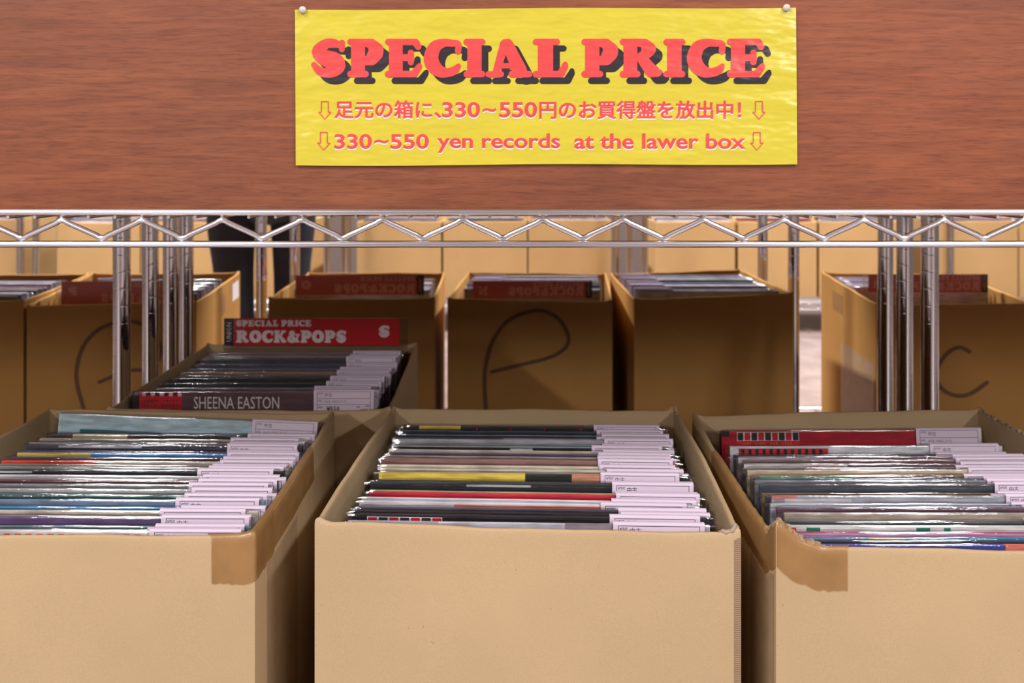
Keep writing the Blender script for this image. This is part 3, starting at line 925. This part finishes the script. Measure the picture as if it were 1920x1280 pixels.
# ---- left front carton
L_ = [
 (800, 'tall light blue', LBLUE, dict(top=(190, 214, 220), over=[(.085, .40, .0165, .05, (30, 110, 124))], roll=.040, dz=-.013, dx=0, gap=1.8, lift=.007)),
 (820, 'dark slate', SLATE, {}),
 (828, 'black cream-stripped', (40, 38, 46), dict(dz=-.003, over=[(.075, .33, 0.0, .006, (92, 40, 74)), (.10, .305, .0, .006, (226, 218, 176))])),
 (837, 'warm greige', GREIGE, {}),
 (844, 'grey lilac', (120, 114, 124), dict(over=[(.82, .86, 0, .01, SALM)])),
 (852, 'black red-blocked', (48, 42, 46), dict(dz=-.0022, top=(150, 150, 160), over=blocks(.0, .26, 10, (220, 82, 66), (48, 42, 46), .0, .0046))),
 (859, 'dark white-lettered', (56, 50, 62), dict(over=[(.12, .42, .001, .003, SILV)])),
 (866, 'deep blue', (44, 66, 118), {}),
 (873, 'sky blue and yellow', (70, 130, 182), dict(dz=-.0015, over=[(.0, .26, .0, .004, (206, 180, 100))])),
 (880, 'dark plum', (70, 54, 72), dict(top=(96, 60, 64))),
 (887, 'orange-red and beige', (200, 184, 166), dict(over=[(0, .33, 0, .012, (226, 64, 46))])),
 (894, 'olive grey', (132, 130, 116), {}),
 (901, 'grey green', (146, 154, 148), {}),
 (907, 'black white-lettered', (34, 34, 36), dict(over=[(0, .16, .001, .003, SILV)])),
 (912, 'plain white', (222, 220, 216), {}),
 (920, 'mauve grey', (150, 140, 148), {}),
 (927, 'maroon', (86, 50, 62), {}),
 (933, 'mid grey', (126, 128, 132), {}),
 (940, 'pale grey', (176, 178, 176), {}),
 (947, 'dark blue-grey', (62, 72, 80), {}),
 (953, 'dark teal', (50, 84, 86), {}),
 (959, 'blue grey', (110, 130, 156), {}),
 (965, 'bright blue', CYAN, {}),
 (971, 'sand beige', (196, 184, 168), {}),
 (977, 'pale mauve', (162, 146, 150), {}),
 (982, 'purple', (100, 78, 118), {}),
 (988, 'teal and grey', (84, 118, 124), {}),
 (993, 'smoke grey', (140, 144, 152), {}),
 (999, 'white orange-striped', (232, 226, 220), dict(dz=-.0045, over=[(.02 + .03 * k, .037 + .03 * k, .0016, .0046, ORNG) for k in range(24)])),
]
fill(L_, (1.035, .3065, -.3705, .09), (.737, .3045, -.3685, .012), ZI, 'left front carton', 'records in the left front carton', 12, (.010, .004))
# ---- right front carton
R_ = [
 (806, 'black pale-marked', (36, 36, 42), dict(over=[(.06, .2, 0.0, .002, SILV)])),
 (812, 'bright red block-stickered', (176, 14, 34), dict(over=[(0, .03, .0, .006, BLK), (.06, .30, .0, .026, (206, 24, 36))] + blocks(.06, .30, 9, (38, 34, 36), RED, .0012, .0108),
      extra=many(txt('ıılı ııılı', .08, .17, .0125, .0148, TINK), txt('ııl ılıı', .19, .27, .0125, .0148, TINK), txt('ıılıı ılııı ııl', .08, .28, .0175, .0205, WINK, .01)), tgx=.153 - TW - .004, dz=-.004, gap=5.6)),
 (853, 'white red-striped', (216, 216, 222), dict(dz=-.0035, gap=1.5, over=[(.03, .36, .0018, .012, RED)] + [(.04 + .026 * k, .052 + .026 * k, .0023, .011, BLK) for k in range(12)])),
 (864, 'navy glossy', (44, 52, 74), dict(dz=.001)),
 (871, 'grey mauve', (150, 134, 146), {}),
 (878, 'mauve white-labelled', (136, 116, 124), dict(over=[(.0, .3, 0.0005, .006, (206, 200, 204))])),
 (885, 'rust mauve', (118, 86, 90), {}),
 (891, 'white red-lettered', (112, 92, 98), dict(over=[(.0, .36, 0, .004, (220, 212, 208))], extra=txt('ıılıı ılııı', .23, .35, .0010, .0034, RINK))),
 (897, 'black silver-edged', (54, 62, 74), dict(top=(170, 170, 174))),
 (904, 'peach', (216, 190, 160), {}),
 (911, 'brown taupe', (130, 112, 98), {}),
 (918, 'mint green and brown', (112, 100, 92), dict(dz=-.0022, over=[(.03, .36, .0, .006, MINT)])),
 (926, 'violet blue', (104, 108, 122), dict(over=[(.1, .36, .0, .01, (92, 98, 150))])),
 (933, 'ash grey', (124, 126, 132), {}),
 (940, 'dark slate', (66, 72, 82), {}),
 (946, 'bronze brown', (122, 100, 66), {}),
 (953, 'charcoal', (60, 66, 76), {}),
 (959, 'silver pink-edged', (160, 162, 172), dict(over=[(0, .08, .0, .003, (216, 130, 124)), (.04, .25, .002, .006, (206, 200, 206))])),
 (966, 'silver white', (196, 198, 208), {}),
 (973, 'soft blue-white', (168, 176, 200), {}),
 (980, 'plum', (100, 72, 88), {}),
 (987, 'pale taupe', (176, 162, 150), {}),
 (993, 'dark grey', (66, 72, 76), {}),
 (1000, 'white green-and-red', (220, 218, 214), dict(dz=-.0012, over=[(.0, .03, .001, .006, (214, 60, 60)), (.06, .10, .001, .006, (20, 120, 90)), (.38, .42, .001, .006, (20, 120, 90)), (.46, .48, .001, .006, (20, 120, 90))])),
 (1007, 'magenta and lilac', (196, 150, 186), dict(top=(190, 70, 110))),
 (1013, 'cyan mixed', (104, 150, 180), dict(over=[(.45, 1, 0, .01, (40, 150, 200)), (.2, .3, .0, .004, (216, 190, 120))])),
 (1018, 'black blue-edged', (34, 40, 56), {}),
 (1024, 'royal blue mixed', (70, 72, 150), dict(dz=-.003, over=[(.55, .62, 0, .004, SALM), (.65, .9, 0, .006, (70, 150, 200))])),
]
fill(R_, (1.045, .3115, .3865, .09), (.737, .3145, .3855, .012), ZI, 'right front carton', 'records in the right front carton', 13, (-.006, .002))
# ---- carton behind the left one
H_ = [
 (655, 'dim mauve', (112, 88, 96), {}),
 (660, 'dim beige', (150, 128, 118), {}),
 (665, 'dark purple', (52, 42, 58), {}),
 (671, 'dusky navy', (60, 62, 88), {}),
 (677, 'dim slate', (84, 88, 106), {}),
 (683, 'warm tan', (138, 118, 98), {}),
 (690, 'dim brown', (92, 80, 74), {}),
 (697, 'black', (26, 26, 28), {}),
 (705, 'black green-edged', (28, 36, 36), {}),
 (713, 'grey blue', (104, 104, 118), {}),
 (722, 'dim plum', (96, 76, 92), {}),
 (731, 'clear-edged mauve', (100, 70, 82), {}),
 (741, 'plum red-stickered', (92, 62, 70), dict(top=(150, 120, 126), over=[(.0, .03, .0, .03, BLK), (.03, .21, .0, .03, (200, 26, 38))] + blocks(.04, .21, 9, (206, 190, 196), (40, 34, 36), .0, .0055, (200, 26, 38)),
      extra=many(txt('SHEENA EASTON', .26, .62, .0060, .0210, WINK), txt('ıılıı ılııı', .05, .19, .009, .012, INK), txt('ılıı ııılı', .05, .19, .014, .018, INK)), dz=-.018, tgx=.0785)),
]
fill(H_, (1.41, .2985, -.3215, .08), (1.124, .3035, -.3225, .012), ZI, 'carton behind the left front one', 'records in the carton behind the left one', 14)

# ---- red divider cards
def divider(x, Y, zt, w, letter, label, flip=False, vis=0.042, zb=None, yaw=0.0):
    zb = ZI if zb is None else zb
    h = zt - zb
    t = thing('divider_card', (x, Y, zb), label, 'divider', 'red divider cards', (0, 0, yaw + (PI if flip else 0)))
    mb = MB(); th = .0011
    mb.box((0, 0, h / 2), (w, th, h), DIVCLEAR); mb.build('acrylic_sheet', t)
    lab = MB()
    xa, xr, xb = -w / 2, -w / 2 + .052 * w, w / 2 - .045 * w
    d = .0010
    for yy in (-1, 1):
        y = yy * (th / 2 + .0002)
        lab.add([(xa, y, h - vis), (xr, y, h - vis), (xr, y, h), (xa, y, h)], [(0, 1, 2, 3) if yy < 0 else (3, 2, 1, 0)], DIVBLACK)
        lab.add([(xr, y, h - vis), (xb, y, h - vis), (xb, y, h), (xr, y, h)], [(0, 1, 2, 3) if yy < 0 else (3, 2, 1, 0)], DIVRED if yy < 0 else DIVRED_B)
    lab.build('red_label', t)
    for yy in (-1, 1):
        let = MB(); sml = MB(); LM = DIVWHITE if yy < 0 else DIVLET_B
        y = yy * (th / 2 + .0005); up = (0, yy, 0)
        mp = lambda a, b: (a, y, b)
        let.shape2d([[(a + xr + .004, b + h - vis + .0042) for a, b in p] for p in slab_text('ROCK&POPS', .0195, .04, w * .60)], mp, LM, up)
        sml.shape2d([[(a + xr + .004, b + h - .0125) for a, b in p] for p in slab_text('SPECIAL PRICE', .0098, .04, w * .41)], mp, LM, up)
        ltr = MB(); sid = MB()
        ltr.shape2d([[(a + xb - .033, b + h - .030) for a, b in p] for p in slab_text(letter, .019)], mp, LM, up)
        ltr.build('index_letter', t)
        put_type(sid, 'UNION', (.006, 0, .036, 1), lambda a, b: (xa + .012 - b * .008, y, h - vis + a), LM, .0, 1)
        sid.build('side_lettering', t); let.build('large_lettering', t); sml.build('small_lettering', t)
    return t
p = at(592, 597, 1.43)
divider(p.x, 1.432, p.z, 345 * 1.43 / F, 'S', 'red divider card reading ROCK&POPS with a white S, right side up', vis=.0425)
def back_div(box, x0, x1, ytop, Y, vis, letter, label):
    a = at((x0 + x1) / 2, ytop, Y)
    divider(a.x, Y, a.z, (x1 - x0) * Y / F, letter, label, True, vis)
back_div(boxB, 104, 362, 527, 1.92, .050, 'P', 'dull red divider card seen from behind among the left uprights')
back_div(boxC, 543, 795, 516, 1.96, .042, 'O', 'dull red divider card with a mirrored O, left of the carton marked P')
back_div(boxD, 876, 1110, 527, 1.94, .036, 'N', 'dull red divider card with a mirrored N, in the carton marked P')
back_div(boxF, 1618, 1852, 514, 2.00, .040, 'M', 'dull red divider card behind the right cluster of uprights')

# ---- records in the dark sided cartons, their backs turned to the viewer
rr = random.Random(5)
PAL = [('silver', (176, 178, 190)), ('pale lilac', (206, 192, 208)), ('grey', (140, 138, 146)), ('smoke grey', (112, 108, 114)), ('slate', (84, 86, 98)), ('white', (220, 218, 224)), ('mauve', (150, 128, 142)), ('ash', (160, 158, 156)), ('taupe', (146, 128, 116)), ('dusky blue', (96, 104, 128))]
def back_fill(box, xc, n, place, group, y0, y1, zr, seed):
    r2 = random.Random(seed); order = list(range(len(PAL))); r2.shuffle(order)
    for k in range(n):
        nm, c = PAL[order[k % len(PAL)]]
        Y = y0 + (y1 - y0) * k / (n - 1)
        pos = 'nearest in the ' + place if k == 0 else ('last in the ' + place if k == n - 1 else ordinal(k + 1) + ' from near end in the ' + place)
        xf, xb_ = cxf(box)
        record(xf + (xb_ - xf) * (Y - YQ0) / (YQ1 - YQ0) + r2.uniform(-.0015, .0015), Y, ZC - zr + r2.uniform(-.004, .003), ZI, nm + ' record, ' + pos, group, c, lean=0.06, flip=True, seed=r2.randrange(99), yaw=r2.uniform(-.005, .005))
def cxf(b): return (b.T[0].x + b.T[1].x) / 2, (b.T[2].x + b.T[3].x) / 2
def cxb(b): return (b.T[0].x + b.T[1].x + b.T[2].x + b.T[3].x) / 4
back_fill(boxA, cxb(boxA), 11, 'dark carton at the left edge', 'records in the leftmost dark carton', 1.895, 2.16, .284, 31)
back_fill(boxB, cxb(boxB), 8, 'dark carton behind the left uprights', 'records in the carton behind the left uprights', 1.96, 2.17, .286, 32)
back_fill(boxC, cxb(boxC), 8, 'dark carton left of the P carton', 'records in the dark carton left of the P one', 1.99, 2.18, .282, 33)
back_fill(boxD, cxb(boxD), 9, 'dark carton marked P', 'records in the carton marked P', 1.975, 2.18, .279, 34)
back_fill(boxE, cxb(boxE), 12, 'plain dark carton right of P', 'records in the plain dark carton', 1.905, 2.165, .274, 35)
back_fill(boxF, cxb(boxF), 9, 'dark carton behind the right uprights', 'records in the carton behind the right uprights', 2.03, 2.18, .286, 36)

# ---- tops of the records in the far cartons: too small to show parts
FPAL = [('lilac', (206, 186, 204)), ('dark', (60, 54, 60)), ('grey', (130, 126, 134)), ('blue', (92, 112, 150)), ('maroon', (110, 50, 60)), ('pale', (214, 204, 206))]
PLACES = ['far carton at the left edge', 'far carton by the pale uprights', 'far carton left of the person', None, 'far carton right of the person',
          'far carton over the P carton, left', 'far carton over the P carton, right', 'far carton right of three uprights', 'far carton behind the two thin uprights',
          'far carton left of the right cluster', 'far carton right of the right cluster', 'far carton at the right edge']
for i, (c, pl) in enumerate(zip(FAR, PLACES)):
    if pl is None: continue
    for k in range(4):
        nm, colr = FPAL[(i * 5 + k * 2 + k // 3) % 6]
        if i in (8, 10) and k == 1: nm, colr = 'red', (190, 26, 40)
        record(cxb(c), YG + .035 + .022 * k, c.T[0].z + .007 + .002 * k, c.zb + .011, f'{nm} record, {ordinal(k + 1)} from front in the {pl}', 'records in the ' + pl, colr, lean=.05, parts=False, th=.006)

# ------------------------------------------------------------------ person in the far aisle
def skin(name, verts, edges, radii, mat, parent, sub=2, root=0):
    me = bpy.data.meshes.new(name); me.from_pydata(verts, edges, []); me.update()
    o = bpy.data.objects.new(name, me); COL.objects.link(o)
    md = o.modifiers.new('skin', 'SKIN'); md.use_smooth_shade = True
    for v, r in zip(me.skin_vertices[0].data, radii):
        v.radius = r if isinstance(r, tuple) else (r, r)
    me.skin_vertices[0].data[root].use_root = True
    sb = o.modifiers.new('sub', 'SUBSURF'); sb.levels = sub; sb.render_levels = sub
    dg = bpy.context.evaluated_depsgraph_get(); dg.update()
    m2 = bpy.data.meshes.new_from_object(o.evaluated_get(dg))
    bpy.data.objects.remove(o)
    m2.materials.clear(); m2.materials.append(mat)
    m2.polygons.foreach_set('use_smooth', [True] * len(m2.polygons))
    return link(name, m2, parent)
def cloth(name, rgb):
    m, nt, b, N, L = nodes(name)
    v = coords(N, L)
    c = lin(rgb)
    L.new(ramp(N, L, noise(N, L, v, 14, 4.0), [(0.3, tuple(q * .7 for q in c[:3]) + (1,)), (0.7, tuple(q * 1.25 for q in c[:3]) + (1,))]), b.inputs['Base Color'])
    b.inputs['Roughness'].default_value = 0.85
    bump(N, L, noise(N, L, v, 30, 3.0), 0.3, 0.01, b)
    return m
YH = 2.86
pc = at(492, 640, YH).x
person = thing('person', (pc, YH, 0), 'person in dark navy trousers standing in the far aisle', 'person')
lx = at(436, 500, YH).x - pc; rx = at(549, 500, YH).x - pc
SKINM = plain('skin', (206, 164, 140), .5)
body = skin('body',
  [(0, 0, .88), (0, 0, 1.02), (0, .0, 1.22), (0, 0, 1.38), (0, 0, 1.46), (0, -.02, 1.53), (0, -.03, 1.62), (0, -.02, 1.70),
   (-.17, 0, 1.37), (-.22, .01, 1.12), (-.21, -.05, .88), (-.205, -.07, .80), (.17, 0, 1.37), (.22, .01, 1.12), (.21, -.05, .88), (.205, -.07, .80),
   (lx * .75, 0, .78), (lx, -.01, .47), (lx, .03, .10), (rx * .75, 0, .78), (rx, .02, .47), (rx, .05, .10)],
  [(0, 1), (1, 2), (2, 3), (3, 4), (4, 5), (5, 6), (6, 7), (3, 8), (8, 9), (9, 10), (10, 11), (3, 12), (12, 13), (13, 14), (14, 15), (0, 16), (16, 17), (17, 18), (0, 19), (19, 20), (20, 21)],
  [(.14, .10), (.12, .09), (.14, .10), (.13, .09), .055, .075, .085, .06, .055, .042, .032, .03, .055, .042, .032, .03, .078, .052, .035, .078, .052, .035], SKINM, person)
NAVYC = cloth('navy_trouser_cloth', (24, 28, 38)); COATC = cloth('charcoal_coat_cloth', (44, 42, 46))
skin('trousers', [(0, 0, .98), (0, 0, .84), (lx * .82, 0, .72), (lx, -.015, .50), (lx + .004, .0, .34), (lx + .004, .02, .07), (rx * .82, 0, .72), (rx, .01, .50), (rx - .01, .03, .34), (rx - .012, .045, .07)],
     [(0, 1), (1, 2), (2, 3), (3, 4), (4, 5), (1, 6), (6, 7), (7, 8), (8, 9)], [(.16, .12), (.17, .13), .100, .083, .066, .064, .100, .078, .062, .060], NAVYC, person, root=1)
skin('coat', [(.02, .01, .47), (.01, 0, .80), (0, 0, 1.05), (0, 0, 1.25), (0, 0, 1.40), (-.19, 0, 1.37), (-.235, .01, 1.12), (-.22, -.05, .88), (.19, 0, 1.37), (.235, .01, 1.12), (.22, -.05, .88)],
     [(0, 1), (1, 2), (2, 3), (3, 4), (4, 5), (5, 6), (6, 7), (4, 8), (8, 9), (9, 10)], [(.175, .12), (.18, .13), (.17, .12), (.18, .12), (.15, .10), .075, .06, .05, .075, .06, .05], COATC, person, root=1)
skin('hair', [(0, .0, 1.60), (0, .0, 1.68), (0, -.01, 1.73)], [(0, 1), (1, 2)], [(.09, .085), (.098, .1), .06], plain('dark_hair', (30, 26, 26), .5), person)
SHOE = plain('black_shoe_leather', (28, 26, 28), .4)
for x, y in ((lx, .0), (rx, .03)):
    skin('shoe', [(x, y + .03, .04), (x, y - .06, .04), (x, y - .16, .032)], [(0, 1), (1, 2)], [.042, .04, .032], SHOE, person)
